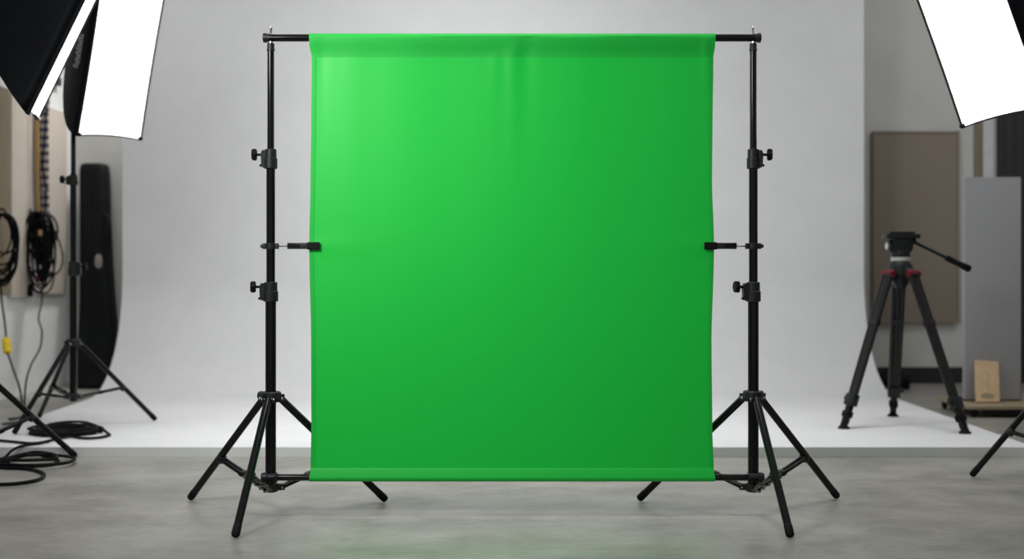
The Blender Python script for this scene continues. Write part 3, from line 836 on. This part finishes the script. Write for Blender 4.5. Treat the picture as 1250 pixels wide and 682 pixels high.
# tail that runs over the curb down to the lower coil
q = [foot(*p, COVEZ) for p in ((84, 535), (60, 540), (48, 543))]
tail = [V((x, y, COVEZ + .012)) for x, y in q] + [V((q[-1][0] - .06, 7.045, COVEZ + .009)), V((q[-1][0] - .10, 7.0, .05)), V((q[-1][0] - .13, 6.93, .012)), V((q[-1][0] - .22, 6.8, .010))]
b.tube(smooth_path(tail, 7), .0085, 8)
q = [foot(*p, COVEZ) for p in ((60, 540.5), (40, 543), (20, 541.5), (-8, 539), (-40, 538))]
b.tube(smooth_path([V((x, y, COVEZ + .011)) for x, y in q], 7), .0085, 8)
b.build('cable_end', 'cable', t)
t = thing('cable_coil', 'loose black cable loops on the concrete floor under the left stand leg', 'cable', (*foot(20, 572), 0), 'black cables lying on the ground at left')
def ground_loop(pix, z=.010): return [V((*foot(px, py), z)) for px, py in pix]
b = MB()
b.tube(smooth_path(ground_loop([(-20, 566), (0, 565), (20, 560), (38, 556.8), (58, 559), (71, 564), (64, 569), (40, 571), (10, 571.5), (-20, 572)]), 8), .0095, 8)
b.tube(smooth_path(ground_loop([(-20, 568), (5, 566), (30, 561), (60, 560.5), (86, 563), (91, 566), (80, 570.5), (50, 573), (15, 573), (-20, 570)], .026), 8), .0095, 8)
b.tube(smooth_path(ground_loop([(-20, 570), (5, 573), (30, 574), (46, 577), (54, 582), (46, 588), (25, 592), (0, 593.5), (-25, 592)], .011), 8), .0095, 8)
b.tube(smooth_path(ground_loop([(-18, 569), (2, 568), (22, 563), (44, 559), (66, 562), (68, 567), (45, 569), (15, 569), (-18, 566)], .036), 8), .0095, 8)
b.build('cable_loops', 'cable', t)
b = MB(); q = ground_loop([(-4, 570), (12, 569)], .028); b.tube(q, .026, 10); b.build('cable_tie', 'rubber', t)

# long black bag leaning on the rear wall
def tall_bag():
    t = thing('equipment_bag', 'tall black equipment bag leaning on the rear wall left of the white cove', 'bag', (-4.08, 11.55, 0))
    prof = [(0.0, 92, 126), (.02, 86, 133), (.06, 84, 138), (.12, 85, 141), (.25, 92, 142), (.6, 95, 139), (.9, 96, 135.5), (1.2, 96, 133), (1.45, 96, 132.5), (1.7, 96, 131), (1.95, 95.5, 130.5), (2.12, 95, 129.5), (2.20, 95.5, 128.5), (2.235, 98, 126)]
    b = MB(); rings = []
    for z, a, c in prof:
        yc = 11.55 + .40 * z / 2.24
        x0 = (a - 625) * (yc - .08) / F; x1 = (c - 625) * (yc - .08) / F
        dd = .13 - .04 * z / 2.24
        if z == 0 or z > 2.23: dd *= .8
        ring = []
        for i in range(28):
            an = 2 * math.pi * i / 28; ca, sa = math.cos(an), math.sin(an)
            sx = math.copysign(abs(ca) ** .45, ca); sy = math.copysign(abs(sa) ** .45, sa)
            wob = 1 + .02 * math.sin(7 * an + z * 5)
            ring.append(b.bm.verts.new(V(((x0 + x1) / 2 + (x1 - x0) / 2 * sx * wob, yc + dd * sy * wob, z))))
        rings.append(ring)
    b.skin(rings); bag = b.build('bag_body', 'bag', t, angle=70)
    m = bag.modifiers.new('sub', 'SUBSURF'); m.levels = 1; m.render_levels = 2
    def surf(px, z):
        yc = 11.55 + .40 * z / 2.24; dd = .13 - .04 * z / 2.24
        return V(((px - 625) * (yc - dd) / F, yc - dd - .004, z))
    b = MB(); b.tube(smooth_path([surf(113, z) for z in (.2, .5, .9, 1.3, 1.7, 2.05)], 6), .006, 6); b.build('zipper', 'rubber', t)
    b = MB(); c = surf(120.5, 1.235)
    rows = []
    for i in range(3):
        row = []
        for j in range(20):
            a = 2 * math.pi * j / 20
            row.append(b.bm.verts.new(c + V((.036 * math.cos(a) * (1 if i < 2 else .8), -.004 * i, .075 * math.copysign(abs(math.sin(a)) ** .7, math.sin(a)) * (1 if i < 2 else .85)))))
        rows.append(row)
    b.skin(rows); p = b.build('patch', 'bag_patch', t); p['label'] = 'pale oval patch'
    b = MB(); b.tube(smooth_path([surf(127, 1.72), surf(131, 1.66) + V((.03, -.03, 0)), surf(133, 1.5) + V((.02, -.04, 0)), surf(131, 1.36)], 8), .012, 8); b.build('carry_strap', 'rubber', t)
tall_bag()

# dark lump on the floor behind the rear tripod leg
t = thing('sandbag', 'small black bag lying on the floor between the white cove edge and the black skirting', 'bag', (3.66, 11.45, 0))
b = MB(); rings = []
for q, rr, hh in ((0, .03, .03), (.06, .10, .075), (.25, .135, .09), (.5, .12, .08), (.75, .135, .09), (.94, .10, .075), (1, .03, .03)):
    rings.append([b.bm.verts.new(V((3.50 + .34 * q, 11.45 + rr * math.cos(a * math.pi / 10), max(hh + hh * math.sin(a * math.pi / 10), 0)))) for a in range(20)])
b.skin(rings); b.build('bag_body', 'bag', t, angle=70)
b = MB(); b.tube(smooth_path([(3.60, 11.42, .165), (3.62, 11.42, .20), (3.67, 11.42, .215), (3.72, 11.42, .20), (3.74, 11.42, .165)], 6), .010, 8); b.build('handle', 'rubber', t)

# ------------------------------------------------------------------ logo print on the side of the second softbox
def side_logo():
    c, eh, up, n, hw, hh, depth = fr2
    bk = c - n * depth
    def on_panel(q, s_):         # q along depth from the face, s_ up the panel
        k = math.cos(q * math.pi / 2 * .93) ** .95
        return c - n * depth * q - eh * (.075 + (hw - .075) * k + .004) + up * s_
    b = MB(); rnd = random.Random(8)
    s0, s1 = -.10, .12
    K = 15
    for i in range(K):
        s_ = s0 + (s1 - s0) * i / K; q0 = .20; hgt = (.085 if i not in (0, 8) else .14) + .02 * rnd.random()
        a = on_panel(q0, s_); d = on_panel(q0 + hgt, s_)
        e = on_panel(q0, s_ + .010)
        for pa, pb in ((a, d), (a, e) if i % 3 else (d, d + (e - a))):
            if (pb - pa).length > .001: b.bar(pa, pb, .0065, .003, .0005, up=-eh)
    b.bar(on_panel(.17, s0 + .03), on_panel(.17, s1), .003, .002, .0004, up=-eh)
    b.build('printed_logo', 'logo', t2)
side_logo()

# ------------------------------------------------------------------ lights, world, camera
def area(name, loc, target, sx, sy, power, col=(1, 1, 1), spread=180):
    l = bpy.data.lights.new(name, 'AREA'); l.shape = 'RECTANGLE'; l.size = sx; l.size_y = sy; l.energy = power; l.color = col
    l.spread = math.radians(spread)
    o = bpy.data.objects.new(name, l); C.objects.link(o); o.location = loc
    o.rotation_euler = (V(target) - V(loc)).to_track_quat('-Z', 'Y').to_euler()
    return o
area('key_lamp', (-2.1, 2.7, 2.9), (-.72, 5.35, 1.74), .9, .9, 31, spread=92)
area('overhead_fill', (0, 4.9, 5.0), (0, 4.7, 0), 1.8, 1.0, 17, spread=80)  # added overhead fill for the middle of the front floor, no known fixture
area('overhead_fill', (-.5, 7.2, 4.9), (-.6, 11, 1.1), 1.6, .8, 43, spread=100)  # unseen overhead light, added for the bright pool on the cove wall
area('overhead_fill', (-3.1, 11.6, 4.9), (-4.5, 11.25, .6), .5, .6, 15, spread=66)  # added out of sight behind the cove to brighten left wall and bag gap
area('overhead_fill', (-4.05, 10.0, 5.0), (-4.1, 10.6, 0), .5, 1.4, 16)  # added fill from above for the left side, not a known fixture
area('overhead_fill', (4.9, 8.6, 5.0), (4.3, 11.8, 1.0), 1.2, 1.6, 33)  # added fill from above for the right rear wall and its panels
area('overhead_fill', (0, 7.4, 4.9), (0, 7.6, 0), 6.0, .5, 38, spread=70)  # added wide strip of fill above the cove floor and curb

w = bpy.data.worlds.new('studio_air'); bpy.context.scene.world = w; w.use_nodes = True
bg = w.node_tree.nodes['Background']; bg.inputs['Color'].default_value = (.98, .99, 1.0, 1); bg.inputs['Strength'].default_value = .34

cam = bpy.data.cameras.new('camera'); co = bpy.data.objects.new('camera', cam); C.objects.link(co)
co.location = (0, 0, CAMH); co.rotation_euler = (math.pi / 2, 0, 0)
cam.sensor_width = 36; cam.lens = 36 * F / 1250; cam.clip_end = 100
cam.dof.use_dof = True; cam.dof.focus_distance = 5.3; cam.dof.aperture_fstop = 1.35
sc = bpy.context.scene; sc.camera = co
sc.view_settings.view_transform = 'Standard'; sc.view_settings.look = 'None'
sc.view_settings.exposure = 0.0; sc.view_settings.gamma = 1.0; sc.view_settings.use_curve_mapping = False
